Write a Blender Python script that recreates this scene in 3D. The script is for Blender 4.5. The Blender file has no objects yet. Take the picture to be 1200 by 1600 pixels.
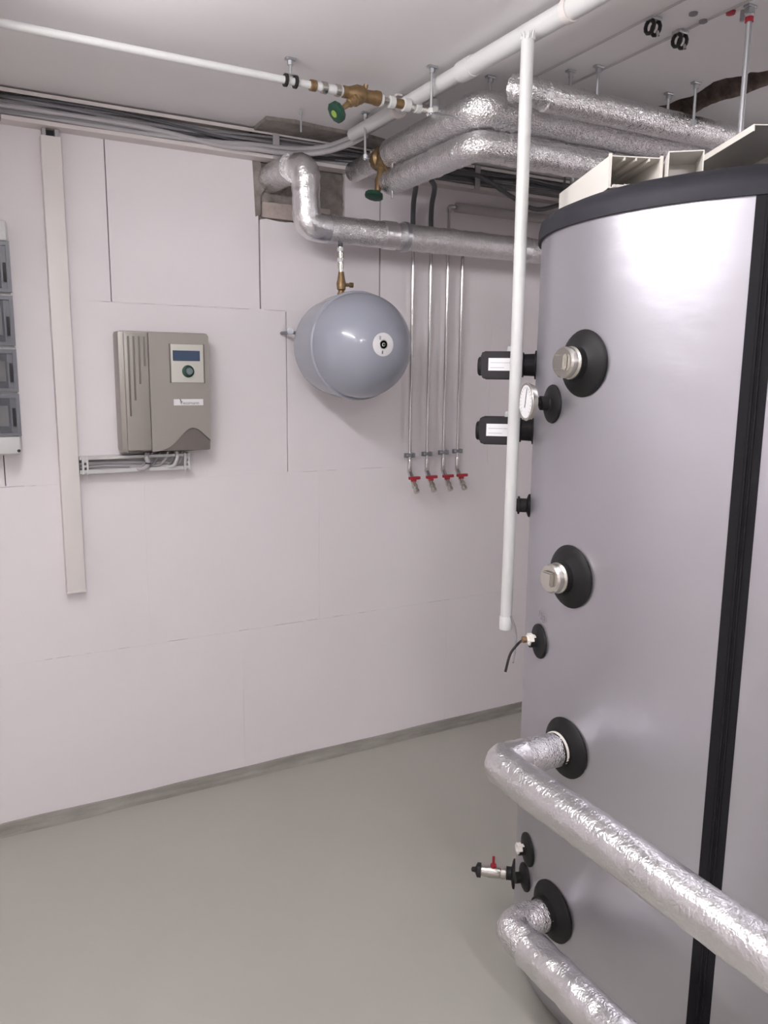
import bpy, bmesh, math, random
from mathutils import Vector, Matrix, noise, geometry
random.seed(7)
S = bpy.context.scene
COL = S.collection
PI = math.pi
# ------------------------------------------------------------------ camera
cam = bpy.data.cameras.new('camera'); camo = bpy.data.objects.new('camera', cam); COL.objects.link(camo)
r_ = Vector((0.87577666, -0.48260976, 0.01015187)); u_ = Vector((0.07275126, 0.1527515, 0.98558319)); f_ = Vector((0.47720278, 0.8624122, -0.16888667))
M = Matrix((r_, u_, -f_)).transposed().to_4x4(); M.translation = Vector((0, 0, 1.55))
camo.matrix_world = M
cam.sensor_fit = 'VERTICAL'; cam.sensor_height = 36; cam.lens = 1237.0/1600*36
cam.clip_start = 0.02
S.camera = camo
# ------------------------------------------------------------------ world, lights, exposure
w = bpy.data.worlds.new('world'); S.world = w; w.use_nodes = True
w.node_tree.nodes['Background'].inputs[0].default_value = (.8, .82, .9, 1)
w.node_tree.nodes['Background'].inputs[1].default_value = .3
S.view_settings.view_transform = 'Standard'; S.view_settings.look = 'None'
S.view_settings.gamma = 1; S.view_settings.use_curve_mapping = False
S.view_settings.exposure = 0.86
LIGHTS = [  # x, y of the middle, length along y, watts
    (0.10, 1.20, 1.25, 26),
    (0.10, -1.05, 1.25, 42),
    (2.75, .45, 1.25, 8),  # added fill lamp out of view, brightens the right wall and ceiling
]
LC = (1.0, .985, 1.0)
HC, D, LZ = 2.38, 2.784, 2.23
TC = Vector((1.692, 1.264, 0)); TR = .5

# ------------------------------------------------------------------ materials
def mat(name, col, rough=.5, metal=0, bump=None, mott=None, spec=.5, emit=None, alpha=None, trans=None, coat=0, voro=None):
    m = bpy.data.materials.new(name); m.use_nodes = True; nt = m.node_tree; b = nt.nodes['Principled BSDF']
    b.inputs['Base Color'].default_value = (*col, 1); b.inputs['Roughness'].default_value = rough; b.inputs['Metallic'].default_value = metal
    b.inputs['Specular IOR Level'].default_value = spec; b.inputs['Coat Weight'].default_value = coat
    if alpha is not None: b.inputs['Alpha'].default_value = alpha
    if trans: b.inputs['Transmission Weight'].default_value = trans
    tc = nt.nodes.new('ShaderNodeTexCoord')
    def nz(scale, detail=4, stretch=None, rough_=.55):
        n = nt.nodes.new('ShaderNodeTexNoise'); n.inputs['Scale'].default_value = scale; n.inputs['Detail'].default_value = detail; n.inputs['Roughness'].default_value = rough_
        if stretch:
            mp = nt.nodes.new('ShaderNodeMapping'); mp.inputs['Scale'].default_value = stretch
            nt.links.new(tc.outputs['Object'], mp.inputs[0]); nt.links.new(mp.outputs[0], n.inputs[0])
        else: nt.links.new(tc.outputs['Object'], n.inputs[0])
        return n
    if mott:
        sc, c2, lo, hi = mott[:4]; n = nz(sc, 5, mott[4] if len(mott) > 4 else None); r = nt.nodes.new('ShaderNodeValToRGB')
        r.color_ramp.elements[0].position = lo; r.color_ramp.elements[1].position = hi
        r.color_ramp.elements[0].color = (*c2, 1); r.color_ramp.elements[1].color = (*col, 1)
        nt.links.new(n.outputs[0], r.inputs[0]); nt.links.new(r.outputs[0], b.inputs['Base Color'])
    last = None
    for bp in (bump or []):
        sc, st, dist = bp[:3]
        n = nz(sc, 4, bp[3] if len(bp) > 3 else None); bn = nt.nodes.new('ShaderNodeBump'); bn.inputs['Strength'].default_value = st; bn.inputs['Distance'].default_value = dist
        nt.links.new(n.outputs[0], bn.inputs['Height'])
        if last: nt.links.new(last.outputs[0], bn.inputs['Normal'])
        last = bn
    if voro:
        v = nt.nodes.new('ShaderNodeTexVoronoi'); v.feature = 'F1'; v.inputs['Scale'].default_value = voro[0]
        n = nz(voro[0]*.6); mx = nt.nodes.new('ShaderNodeMixRGB'); mx.inputs[0].default_value = .35
        nt.links.new(tc.outputs['Object'], mx.inputs[1]); nt.links.new(n.outputs[1], mx.inputs[2]); nt.links.new(mx.outputs[0], v.inputs[0])
        bn = nt.nodes.new('ShaderNodeBump'); bn.inputs['Strength'].default_value = voro[1]; bn.inputs['Distance'].default_value = voro[2]
        nt.links.new(v.outputs['Distance'], bn.inputs['Height'])
        if last: nt.links.new(last.outputs[0], bn.inputs['Normal'])
        last = bn
    if last: nt.links.new(last.outputs[0], b.inputs['Normal'])
    if emit: b.inputs['Emission Color'].default_value = (*emit[:3], 1); b.inputs['Emission Strength'].default_value = emit[3]
    return m
mW = mat('wall_plaster', (.83, .785, .80), .85, bump=[(60, .12, .002), (6, .1, .004)], mott=(3, (.81, .765, .78), .3, .7))
mC = mat('ceiling_concrete', (.83, .805, .81), .9, bump=[(25, .15, .002)], mott=(2.2, (.80, .775, .78), .3, .7))
mF = mat('floor_paint', (.43, .418, .375), .42, bump=[(60, .05, .001), (5, .06, .003)], mott=(1.7, (.41, .398, .355), .3, .7), spec=.4)
mBase = mat('screed_edge', (.36, .345, .31), .9, bump=[(50, .5, .004)], mott=(14, (.27, .255, .23), .35, .65, (.4, 1, 2.5)))
mMort = mat('rough_mortar', (.34, .30, .275), .95, bump=[(60, .8, .006)], mott=(22, (.20, .18, .165), .35, .7))
mBrk = mat('tan_mortar', (.50, .43, .39), .95, bump=[(70, .6, .004)], mott=(30, (.38, .32, .29), .3, .7))
mBroken = mat('broken_concrete', (.17, .125, .105), .95, bump=[(60, .9, .01)], mott=(35, (.06, .045, .04), .3, .65))
mPVC = mat('white_plastic', (.61, .61, .60), .35, spec=.5)
mPVCd = mat('cream_plastic', (.85, .81, .75), .4, spec=.45)
mTrk = mat('trunking_plastic', (.68, .63, .61), .45)
mTrkG = mat('grey_trunking', (.42, .40, .41), .5)
mCab = [mat('cable_grey', (.27, .26, .275), .5), mat('cable_light', (.45, .43, .44), .5), mat('cable_dark', (.10, .10, .11), .5)]
mFoil = mat('aluminium_foil', (.80, .79, .80), .27, 1, bump=[(40, .35, .006), (130, .25, .002)], voro=(40, .45, .005))
mFoilS = mat('smooth_foil', (.80, .79, .80), .30, 1, bump=[(26, .28, .005), (1, .35, .0022, (18, 95, 18))], voro=(30, .26, .004))
mTank = mat('silver_tank_wrap', (.50, .49, .53), .38, .85, bump=[(5, .12, .012, (1, 1, 2.5)), (160, .08, .0008)])
mLid = mat('black_padded_lid', (.020, .0195, .026), .62, spec=.35, bump=[(9, .25, .01), (200, .15, .001)])
mBlk = mat('black_rubber', (.011, .010, .011), .55, spec=.28)
mZip = mat('zip_strip', (.008, .0075, .010), .7, spec=.25, bump=[(300, .3, .001)])
mBlkP = mat('dark_plastic', (.022, .019, .022), .55, spec=.3)
mNick = mat('nickel', (.62, .60, .55), .26, 1)
mSteel = mat('galvanised_steel', (.55, .56, .58), .35, 1, bump=[(200, .2, .001)])
mDkS = mat('dull_zinc', (.26, .27, .29), .45, .8)
mDoor = mat('door_frame_plastic', (.14, .14, .16), .35)
mSeam = mat('seam_filler', (.50, .48, .485), .9)
mDuct = mat('duct_plastic', (.76, .72, .69), .45)
mStl = mat('stainless_tube', (.62, .60, .59), .18, 1)
mBrass = mat('brass', (.34, .235, .125), .45, .8, mott=(60, (.22, .14, .07), .3, .7))
mGreen = mat('green_plastic', (.004, .042, .022), .45)
mYel = mat('yellow_green_label', (.22, .32, .05), .5)
mRed = mat('red_lever', (.36, .015, .028), .4)
mPaper = mat('white_label', (.80, .79, .80), .5)
mVess = mat('grey_enamel', (.33, .345, .40), .24, 0, spec=.5, coat=.35)
mCtrl = mat('bronze_grey_plastic', (.35, .325, .295), .42, .35)
mCtrlD = mat('dark_bronze_plastic', (.18, .16, .145), .42, .35)
mScr = mat('blue_display', (.045, .075, .13), .15)
mPanel = mat('pale_display_panel', (.60, .585, .53), .35)
mKnob = mat('grey_knob', (.16, .20, .21), .35)
mInk = mat('ink', (.02, .018, .02), .7)
mGInk = mat('grey_ink', (.22, .21, .23), .7)
mSmoke = mat('smoked_window', (.10, .105, .12), .12, 0, alpha=.72)
mDark = mat('dark_gap', (.03, .03, .034), .8)
mHose = mat('dark_hose', (.07, .075, .08), .45)
mPipeG = mat('pale_grey_pipe', (.42, .39, .38), .5)

# ------------------------------------------------------------------ mesh helpers
def box(bm, x0, x1, y0, y1, z0, z1, bev=0):
    v = [bm.verts.new((x, y, z)) for x in (x0, x1) for y in (y0, y1) for z in (z0, z1)]
    fs = [bm.faces.new([v[i] for i in q]) for q in ((0,1,3,2),(4,6,7,5),(0,4,5,1),(2,3,7,6),(0,2,6,4),(1,5,7,3))]
    if bev > 0:
        es = list({e for f in fs for e in f.edges})
        bmesh.ops.bevel(bm, geom=es, offset=bev, segments=2, affect='EDGES', profile=.6)
    return bm
def frame_for(d):
    d = d.normalized(); a = Vector((0, 0, 1)) if abs(d.z) < .9 else Vector((1, 0, 0))
    u = d.cross(a).normalized(); return u, d.cross(u).normalized()
def tube(bm, pts, rad, seg=12, cap=True, rfun=None):
    pts = [Vector(p) for p in pts]; n = len(pts); rings = []
    T = [(pts[min(i+1, n-1)]-pts[max(i-1, 0)]).normalized() for i in range(n)]
    u, v = frame_for(T[0])
    for i in range(n):
        u = (u - T[i]*u.dot(T[i])).normalized(); v = T[i].cross(u)
        r = rad[i] if isinstance(rad, (list, tuple)) else rad
        ring = []
        for k in range(seg):
            a = 2*PI*k/seg; dd = math.cos(a)*u+math.sin(a)*v
            rr = r if not rfun else r+rfun(pts[i]+dd*r, r)
            ring.append(bm.verts.new(pts[i]+dd*rr))
        rings.append(ring)
    for a, b in zip(rings, rings[1:]):
        for k in range(seg): bm.faces.new((a[k], a[(k+1) % seg], b[(k+1) % seg], b[k]))
    if cap:
        bm.faces.new(list(reversed(rings[0]))); bm.faces.new(rings[-1])
    return bm
def lathe(bm, org, ax, prof, seg=24):
    """prof: list of (distance along axis, radius)"""
    org = Vector(org); ax = Vector(ax).normalized(); u, v = frame_for(ax); rings = []
    for t, r in prof:
        if r < 1e-6: rings.append([bm.verts.new(org+ax*t)])
        else: rings.append([bm.verts.new(org+ax*t+(math.cos(2*PI*k/seg)*u+math.sin(2*PI*k/seg)*v)*r) for k in range(seg)])
    for a, b in zip(rings, rings[1:]):
        if len(a) == 1 and len(b) == 1: continue
        for k in range(seg):
            k2 = (k+1) % seg
            if len(a) == 1: bm.faces.new((a[0], b[k2], b[k]))
            elif len(b) == 1: bm.faces.new((a[k], a[k2], b[0]))
            else: bm.faces.new((a[k], a[k2], b[k2], b[k]))
    if len(rings[0]) > 1: bm.faces.new(list(reversed(rings[0])))
    if len(rings[-1]) > 1: bm.faces.new(rings[-1])
    return bm
def prism(bm, poly, o, ux, uy, ud, depth):
    """polygon in (ux,uy) plane at o, extruded along ud"""
    o, ux, uy, ud = Vector(o), Vector(ux), Vector(uy), Vector(ud)
    a = [bm.verts.new(o+ux*x+uy*y) for x, y in poly]; b = [bm.verts.new(v.co+ud*depth) for v in a]
    n = len(a); bm.faces.new(a); bm.faces.new(list(reversed(b)))
    for i in range(n): bm.faces.new((a[i], b[i], b[(i+1) % n], a[(i+1) % n]))
    return bm
def hexa(r): return [(r*math.cos(PI/3*k), r*math.sin(PI/3*k)) for k in range(6)]
def line(a, b, step=.02):
    a, b = Vector(a), Vector(b); n = max(1, int((b-a).length/step)); return [a.lerp(b, i/n) for i in range(n+1)]
def path(pts, rad, step=.02, arc=8):
    """polyline with rounded corners"""
    pts = [Vector(p) for p in pts]; out = [pts[0]]
    for i in range(1, len(pts)-1):
        p, d0, d1 = pts[i], (pts[i-1]-pts[i]).normalized(), (pts[i+1]-pts[i]).normalized()
        r = min(rad, (pts[i-1]-p).length*.49, (pts[i+1]-p).length*.49); a, b = p+d0*r, p+d1*r
        out += line(out[-1], a, step)[1:]
        out += [(a*(1-t)**2+p*2*t*(1-t)+b*t*t) for t in [(k+1)/arc for k in range(arc)]]
    out += line(out[-1], pts[-1], step)[1:]
    return out
def spline(P, n=10):
    P = [Vector(p) for p in P]; Q = [P[0]*2-P[1]]+P+[P[-1]*2-P[-2]]; out = []
    for i in range(1, len(Q)-2):
        for k in range(n):
            t = k/n; a, b, c, d = Q[i-1:i+3]
            out.append(.5*((2*b)+(c-a)*t+(2*a-5*b+4*c-d)*t*t+(3*b-a-3*c+d)*t**3))
    out.append(P[-1]); return out
def obj(name, bm, m, parent=None, smooth=True, label=None, ang=35):
    bmesh.ops.recalc_face_normals(bm, faces=bm.faces)
    off = Vector((0, 0, 0))
    if parent is not None:
        p = parent
        while p is not None: off += p.location; p = p.parent
    else:
        cs = [v.co for v in bm.verts]
        off = Vector(((min(c.x for c in cs)+max(c.x for c in cs))/2, (min(c.y for c in cs)+max(c.y for c in cs))/2, min(c.z for c in cs)))
    for v in bm.verts: v.co -= off
    me = bpy.data.meshes.new(name)
    if smooth:
        for f in bm.faces: f.smooth = True
        for e in bm.edges:
            if len(e.link_faces) == 2 and e.calc_face_angle(0) > math.radians(ang): e.smooth = False
    bm.to_mesh(me); bm.free()
    o = bpy.data.objects.new(name, me); COL.objects.link(o)
    for mm in (m if isinstance(m, (list, tuple)) else [m]): me.materials.append(mm)
    if parent is not None: o.parent = parent
    else: o.location = off
    if label: o['label'] = label
    return o
def B(): return bmesh.new()
def tag(o, label, cat, group=None):
    o['label'] = label; o['category'] = cat
    if group: o['group'] = group
    return o
def thing(name, loc, label, cat, group=None):
    o = bpy.data.objects.new(name, None); COL.objects.link(o); o.location = loc; o.empty_display_size = .05
    return tag(o, label, cat, group)
def struct(name, bm, m, parent=None, **k):
    o = obj(name, bm, m, parent, **k); o['kind'] = 'structure'; return o
def textobj(name, body, size, m, parent, org, ux, uy, label=None, shear=0, depth=.0004):
    c = bpy.data.curves.new(name, 'FONT'); c.body = body; c.size = size; c.align_x = 'CENTER'; c.align_y = 'CENTER'; c.extrude = depth; c.shear = shear; c.resolution_u = 2
    t = bpy.data.objects.new(name+'_tmp', c); COL.objects.link(t)
    dg = bpy.context.evaluated_depsgraph_get(); me = bpy.data.meshes.new_from_object(t.evaluated_get(dg))
    bpy.data.objects.remove(t)
    bm = B(); bm.from_mesh(me); bpy.data.meshes.remove(me)
    ux, uy, org = Vector(ux).normalized(), Vector(uy).normalized(), Vector(org); n = ux.cross(uy)
    for v in bm.verts: v.co = org+ux*v.co.x+uy*v.co.y+n*v.co.z
    return obj(name, bm, m, parent, smooth=False, label=label)

# ================================================================== ROOM
X0, X1, Y0 = -1.7, 3.5, -2.3
struct('floor', box(B(), X0-.1, X1+.1, Y0-.1, D+.15, -.1, 0), mF, smooth=False)
struct('wall_left', box(B(), X0-.1, X0, Y0, D+.03, 0, HC), mW, smooth=False)
struct('wall_right', box(B(), X1, X1+.1, Y0, D+.03, 0, HC), mW, smooth=False)
struct('wall_front', box(B(), X0-.1, X1+.1, Y0-.1, Y0, 0, HC), mW, smooth=False)
wb = struct('wall_back', box(B(), X0-.1, X1+.1, D+.03, D+.13, 0, HC), mMort, smooth=False)
# gypsum block panels: rows .594 high
HX0, HX1, HZ0 = 1.02, 1.36, 2.095     # broken-out opening for the pipe
rows = [(0.0, .594, [X0, -.95, -.02, .93, 1.86, 2.8, X1], {}),
        (.594, 1.188, [X0, -.5, .02, .588, 1.25, 2.2, 2.9, X1], {}),
        (1.188, 1.782, [X0, -.8, .155, 1.122, 2.05, 2.9, X1], {2: .003, 3: .003}),
        (1.782, HC, [X0, -1., .0, .508, 1.024, 1.511, 2.2, 2.9, X1], {3: .0034, 4: .006, 5: .006})]
for z0, z1, xs, wide in rows:
    for i in range(len(xs)-1):
        g0 = wide.get(i, .0012)/2 if i else 0; g1 = wide.get(i+1, .0012)/2 if i+1 < len(xs)-1 else 0
        a, b = xs[i]+g0, xs[i+1]-g1; zz0 = z0+.0007; zz1 = z1-.0007
        if i and i not in wide: obj('joint_filler', box(B(), xs[i]-.003, xs[i]+.003, D+.0009, D+.028, z0, z1), mW, wb, smooth=False)
        if z0 > 1.7 and abs(xs[i]-1.024) < .01:
            bm = B(); n = 14; poly = [(a, zz0), (b, zz0), (b, zz1), (HX1, zz1)]
            for k in range(n+1): poly.append((HX1-(HX1-a)*k/n, HZ0+random.uniform(-.004, .004)))
            prism(bm, poly, (0, D, 0), (1, 0, 0), (0, 0, 1), (0, 1, 0), .0295)
        else:
            bm = box(B(), a, b, D, D+.0295, zz0, zz1)
        obj('wall_panel', bm, mW, wb, smooth=False)
for z in (.594, 1.188, 1.782):
    segs = {.594: ((.14, .55), (.62, 1.5), (1.54, 1.86)), 1.188: ((.0, .30), (1.125, 1.55)), 1.782: ((.40, 1.02), (1.05, 1.12))}[z]
    x = X0
    while x < X1:
        near = any(a <= x <= b for a, b in segs)
        L = random.uniform(.008, .05) if near else .04
        dk = near and random.random() < (.30 if z == .594 else .5)
        yy = D+(.006 if dk else .0011)
        obj('joint_filler', box(B(), x, min(x+L, X1), yy, D+.029, z-.003, z+.003), mW, wb, smooth=False) if near else None
        if not near:
            nx_ = min([a for a, b in segs if a > x]+[X1]); obj('joint_filler', box(B(), x, nx_, yy, D+.029, z-.003, z+.003), mW, wb, smooth=False); x = nx_+1e-4; continue
        x += L
# mortar lumps inside the opening
bm = B(); nx, nz_ = 26, 22
G = [[bm.verts.new((HX0-.012+(HX1-HX0+.01)*i/nx, D+.018-abs(noise.noise(Vector((i*.33, j*.4, 3))))*.016, HZ0-.004+(HC-.07-HZ0)*j/nz_)) for j in range(nz_+1)] for i in range(nx+1)]
for i in range(nx):
    for j in range(nz_): bm.faces.new((G[i][j], G[i+1][j], G[i+1][j+1], G[i][j+1]))
obj('mortar_lining', bm, mMort, wb)
bm = box(B(), 1.035, 1.30, D-.004, D+.02, 2.1, 2.155, .006)
for v in bm.verts: v.co += noise.noise_vector(v.co*25)*.006
obj('mortar_block', bm, mBrk, wb)
bm = B(); pts = [(HX0-.010, 2.10), (HX0+.012, 2.11), (HX0+.008, 2.17), (HX0+.028, 2.2), (HX0+.02, 2.25), (HX0+.01, 2.285), (HX0-.018, 2.285), (HX0-.014, 2.2)]
prism(bm, pts, (0, D-.003, 0), (1, 0, 0), (0, 0, 1), (0, 1, 0), .006); obj('mortar_smear', bm, mMort, wb, smooth=False)
# screed edge along the wall
bm = B(); n = 260; secs = []
for i in range(n+1):
    x = X0+(X1-X0)*i/n; h = .037+.004*noise.noise(Vector((x*3, 0, 0))); t = .016+.007*noise.noise(Vector((x*5, 2, 0)))
    st = .012+.006*noise.noise(Vector((x*14, 5, 1)))
    secs.append([bm.verts.new(p) for p in ((x, D+.001, 0), (x, D-t-.012, 0), (x, D-t-.010, st), (x, D-t+.006, st+.004), (x, D-.007, h), (x, D+.001, h+.002))])
for a, b in zip(secs, secs[1:]):
    for k in range(6): bm.faces.new((a[k], b[k], b[(k+1) % 6], a[(k+1) % 6]))
struct('baseboard_back', bm, mBase)
# ceiling with the broken-out channel
U = [(1.947,1.92),(1.988,1.902),(2.012,1.861),(2.004,1.813),(2.015,1.775),(1.997,1.723),(1.973,1.667),(1.979,1.629),(2.005,1.597),(1.998,1.568),(2.018,1.557),(2.05,1.50),(2.10,1.46),
     (2.17,1.47),(2.18,1.53),(2.126,1.605),(2.126,1.64),(2.135,1.685),(2.13,1.719),(2.12,1.751),(2.119,1.791),(2.134,1.843),(2.158,1.9),(2.173,1.944),(2.125,1.945),(2.056,1.935),(1.993,1.932)]
hole = []
for i, p in enumerate(U):
    q = U[(i+1) % len(U)]
    for k in range(3):
        t = k/3; x = p[0]+(q[0]-p[0])*t; y = p[1]+(q[1]-p[1])*t
        d = noise.noise_vector(Vector((x*60, y*60, 0)))*.006*(1 if k else 0); hole.append(Vector((x+d.x, y+d.y)))
outer = [Vector((X0-.1, Y0-.1)), Vector((X1+.1, Y0-.1)), Vector((X1+.1, D+.13)), Vector((X0-.1, D+.13))]
co = outer+hole; E = [(i, (i+1) % 4) for i in range(4)]+[(4+i, 4+(i+1) % len(hole)) for i in range(len(hole))]
vs, es, fs, *_ = geometry.delaunay_2d_cdt(co, E, [list(range(4)), list(range(4, len(co)))], 0, 1e-6)
def inside(p, P):
    c = False
    for i in range(len(P)):
        a, b = P[i], P[i-1]
        if (a.y > p.y) != (b.y > p.y) and p.x < (b.x-a.x)*(p.y-a.y)/(b.y-a.y)+a.x: c = not c
    return c
bm = B(); V = [bm.verts.new((v.x, v.y, HC)) for v in vs]
for f in fs:
    c = sum((Vector(vs[i]) for i in f), Vector((0, 0)))/len(f)
    if not inside(c, hole): bm.faces.new([V[i] for i in f])
T4 = [bm.verts.new((p.x, p.y, HC+.12)) for p in outer]; bm.faces.new(T4)
ceil = struct('ceiling', bm, mC, smooth=False)
# rough inside of the channel
bm = B(); cen = sum(hole, Vector((0, 0)))/len(hole)
lev = [(0, -.001), (.25, .02), (.5, .035), (.75, .045), (1, .045)]
N = len(hole)
def axis_pt(p):   # nearest point of a rough centre line
    cl = [Vector((2.00, 1.91)), Vector((2.07, 1.88)), Vector((2.065, 1.75)), Vector((2.05, 1.65)), Vector((2.09, 1.54))]
    best = None
    for a, b in zip(cl, cl[1:]):
        t = max(0, min(1, (p-a).dot(b-a)/(b-a).length_squared)); q = a+(b-a)*t
        if best is None or (q-p).length < (best-p).length: best = q
    return best
R2 = []
for t, dz in lev:
    ring = []
    for i, p in enumerate(hole):
        q = p.lerp(axis_pt(p), t*.9); nn = noise.noise(Vector((q.x*45, q.y*45, dz*60)))*.014*(1 if t > 0 else 0)
        ring.append(bm.verts.new((q.x, q.y, HC+dz+nn)))
    R2.append(ring)
for a, b in zip(R2, R2[1:]):
    for i in range(N): bm.faces.new((a[i], a[(i+1) % N], b[(i+1) % N], b[i]))
obj('broken_channel', bm, mBroken, ceil, label='rough dark brown broken-out channel')
# faint plastered cable lines running across the ceiling
for x, ya, yb in ((1.505, .2, 1.9), (1.632, .2, 1.95)):
    P_ = [(x+.006*math.sin(y*4), y, HC-.001) for y in [ya+(yb-ya)*k/24 for k in range(25)]]
    obj('ceiling_seam', tube(B(), P_, .0035, 6), mSeam, ceil)
# dark stained filler in the corner above the trunking
bm = B(); pr_ = [(.985, 2.60), (1.08, 2.585), (1.2, 2.60), (1.38, 2.605), (1.5, 2.64), (1.5, 2.78), (.99, 2.78)]
prism(bm, pr_, (0, 0, HC-.012), (1, 0, 0), (0, 1, 0), (0, 0, 1), .013); obj('corner_filler', bm, mMort, ceil, smooth=False)

# ================================================================== LIGHTS (battens on the ceiling, the last an added fill)
for i, (lx, ly, ln, pw) in enumerate(LIGHTS):
    t = thing('ceiling_lamp', (lx, ly, HC), ['white tube lamp under the ceiling nearest the back wall', 'white tube lamp under the ceiling behind the viewer', 'added unseen fill tube lamp under the ceiling behind the tank'][i], 'lamp')
    obj('lamp_housing', box(B(), lx-.022, lx+.022, ly-ln/2, ly+ln/2, LZ+.026, LZ+.06, .006), mPVC, t)
    for s in (-1, 1): obj('drop_rod', tube(B(), [(lx, ly+s*ln*.35, LZ+.055), (lx, ly+s*ln*.35, HC)], .005, 8), mSteel, t)
    area = 2*PI*.018*(ln-.06)
    me_ = mat('lamp_tube', (.9, .9, .9), .4, emit=(*LC, pw/(PI*area)))
    obj('tube', tube(B(), [(lx, ly-ln/2+.03, LZ), (lx, ly+ln/2-.03, LZ)], .018, 12), me_, t)
    for s in (-1, 1): obj('lamp_holder', box(B(), lx-.02, lx+.02, ly+s*(ln/2-.035)-.012, ly+s*(ln/2-.035)+.012, LZ-.022, LZ+.03, .003), mPVC, t)

# ================================================================== CABLE TRUNKING UNDER THE CEILING
t = thing('cable_trunking', (1.0, 2.75, 2.285), 'long open grey cable trunking running along the back wall under the ceiling', 'trunking')
TY = 2.724
for xa, xb in ((X0, .205), (.209, 1.9), (1.904, X1)):
    bm = B(); prof = [(D, 2.285), (TY, 2.285), (TY, 2.297), (TY+.002, 2.297), (TY+.002, 2.287), (D-.002, 2.287), (D-.002, 2.371), (TY+.002, 2.371), (TY+.002, 2.362), (TY, 2.362), (TY, 2.373), (D, 2.373)]
    prism(bm, [(p[0], p[1]) for p in prof], (xa, 0, 0), (0, 1, 0), (0, 0, 1), (1, 0, 0), xb-xa)
    obj('channel', bm, mTrk, t, smooth=False)
for x in (.19, 1.067, 1.914, 2.6):
    obj('bracket', box(B(), x-.012, x+.012, TY-.004, TY-.001, 2.284, 2.374, .001), mTrkG, t)
for i in range(16):
    P_ = []; z0 = 2.296+.06*random.random(); y0 = 2.735+.035*random.random()
    x = X0+.05
    ph = random.random()*9
    while x < X1-.05:
        P_.append((x, min(2.775, max(2.733, y0+.02*noise.noise(Vector((x*1.7, i*3, ph))))), min(2.360, max(2.295, z0+.045*noise.noise(Vector((x*1.3, i*5.1, ph)))))))
        x += .16
    c = obj('cable', tube(B(), spline(P_, 5), random.choice((.0045, .0055, .0065)), 6), mCab[(0, 0, 1, 0, 2, 0)[i % 6]])
    tag(c, 'thin grey cable in the tangle lying in the open trunking under the ceiling', 'cable', 'cables in the ceiling trunking')
# two cables curling from the ceiling conduit into the trunking
for k, (lb, dz) in enumerate((('upper light grey cable curving from the white ceiling conduit into the trunking', .02), ('lower light grey cable curving from the white ceiling conduit into the trunking', 0))):
    P_ = [(1.285, 2.50-.03*k, 2.350-.018*k), (1.27, 2.60-.03*k, 2.346-.02*k), (1.22, 2.68-.02*k, 2.335-.02*k), (1.12, 2.718-.012*k, 2.325-.02*k), (.98, 2.722-.012*k, 2.32-.016*k), (.86, 2.730-.006*k, 2.312-.01*k), (.6, 2.737, 2.305+.02*k), (.2, 2.74, 2.31+.015*k), (-.4, 2.74, 2.30+.02*k)]
    tag(obj('cable', tube(B(), spline(P_, 8), .009, 8), mCab[1]), lb, 'cable')
tag(obj('cable', tube(B(), spline([(1.75, 2.70, 2.33), (1.9, 2.69, 2.325), (2.05, 2.69, 2.27), (2.2, 2.70, 2.235), (2.4, 2.71, 2.29), (2.6, 2.715, 2.33)], 8), .009, 8), mCab[2]), 'dark cable sagging out of the trunking behind the hanging white pipe', 'cable')

# vertical trunking
t = thing('vertical_trunking', (.35, 2.764, .828), 'tall cream vertical cable trunking on the white wall between the two boxes', 'trunking')
bm = B(); box(bm, .316, .374, D-.040, D-.0005, .828, 2.262, .002); obj('cover', bm, mDuct, t)
obj('end_cap', box(B(), .315, .375, D-.0415, D-.0005, .824, .832, .001), mDuct, t)
for a_, b_ in ((.322, .332), (.358, .370)): obj('base_flange', box(B(), a_, b_, D-.035, D-.0005, 2.262, 2.284), mTrkG, t, smooth=False)
bm = B(); box(bm, .333, .357, D-.012, D-.0005, 2.262, 2.284); obj('dark_slot', bm, mDark, t, smooth=False)

# ================================================================== DISTRIBUTION BOARD (left edge)
t = thing('distribution_board', (0, 2.73, 1.297), 'white distribution board with four smoked windows at the left edge', 'fuse box')
XL, XR, YF = -.26, .205, 2.68
bm = B(); box(bm, XL, XR, YF+.012, D-.0005, 1.297, 1.998, .018); obj('housing', bm, mPVC, t)
for z0, z1, nm in ((1.933, 1.992, 'top_cover'), (1.303, 1.357, 'bottom_cover')):
    obj(nm, box(B(), XL+.006, XR-.006, YF, YF+.03, z0, z1, .006), mPVC, t)
for z0, z1 in ((1.786, 1.932), (1.630, 1.776), (1.493, 1.619), (1.358, 1.485)):
    d = obj('door_frame', box(box(box(box(box(B(), XL+.006, XR-.002, YF+.004, YF+.03, z0, z1, .003), XL+.004, XR-.001, YF-.003, YF+.003, z1-.012, z1), XL+.004, XR-.001, YF-.003, YF+.003, z0, z0+.010),
        XR-.028, XR-.024, YF-.002, YF+.003, z0+.01, z1-.012), XR-.012, XR-.001, YF-.003, YF+.003, z0+.01, z1-.012), mDoor, t, smooth=False, label='dark grey door frame')
    obj('window', box(B(), XL+.01, XR-.028, YF-.002, YF+.002, z0+.011, z1-.013), mSmoke, d, smooth=False)
    obj('breaker_row', box(B(), XL+.03, XR-.034, YF+.0005, YF+.0035, z0+.03, z1-.035), mPVCd, d, smooth=False)
    obj('hinge', box(B(), XR-.022, XR-.014, YF-.004, YF+.003, z0+.03, z0+.085, .001), mBlkP, d)
tag(obj('screw_cap', lathe(B(), (XR-.012, YF-.0005, 1.312), (0, -1, 0), [(0, .006), (.003, .005), (.004, 0)], 12), mInk, t), '', '') if False else obj('screw_cap', lathe(B(), (XR-.012, YF+.001, 1.312), (0, -1, 0), [(0, .005), (.003, .004), (.004, 0)], 12), mInk, t)

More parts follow.
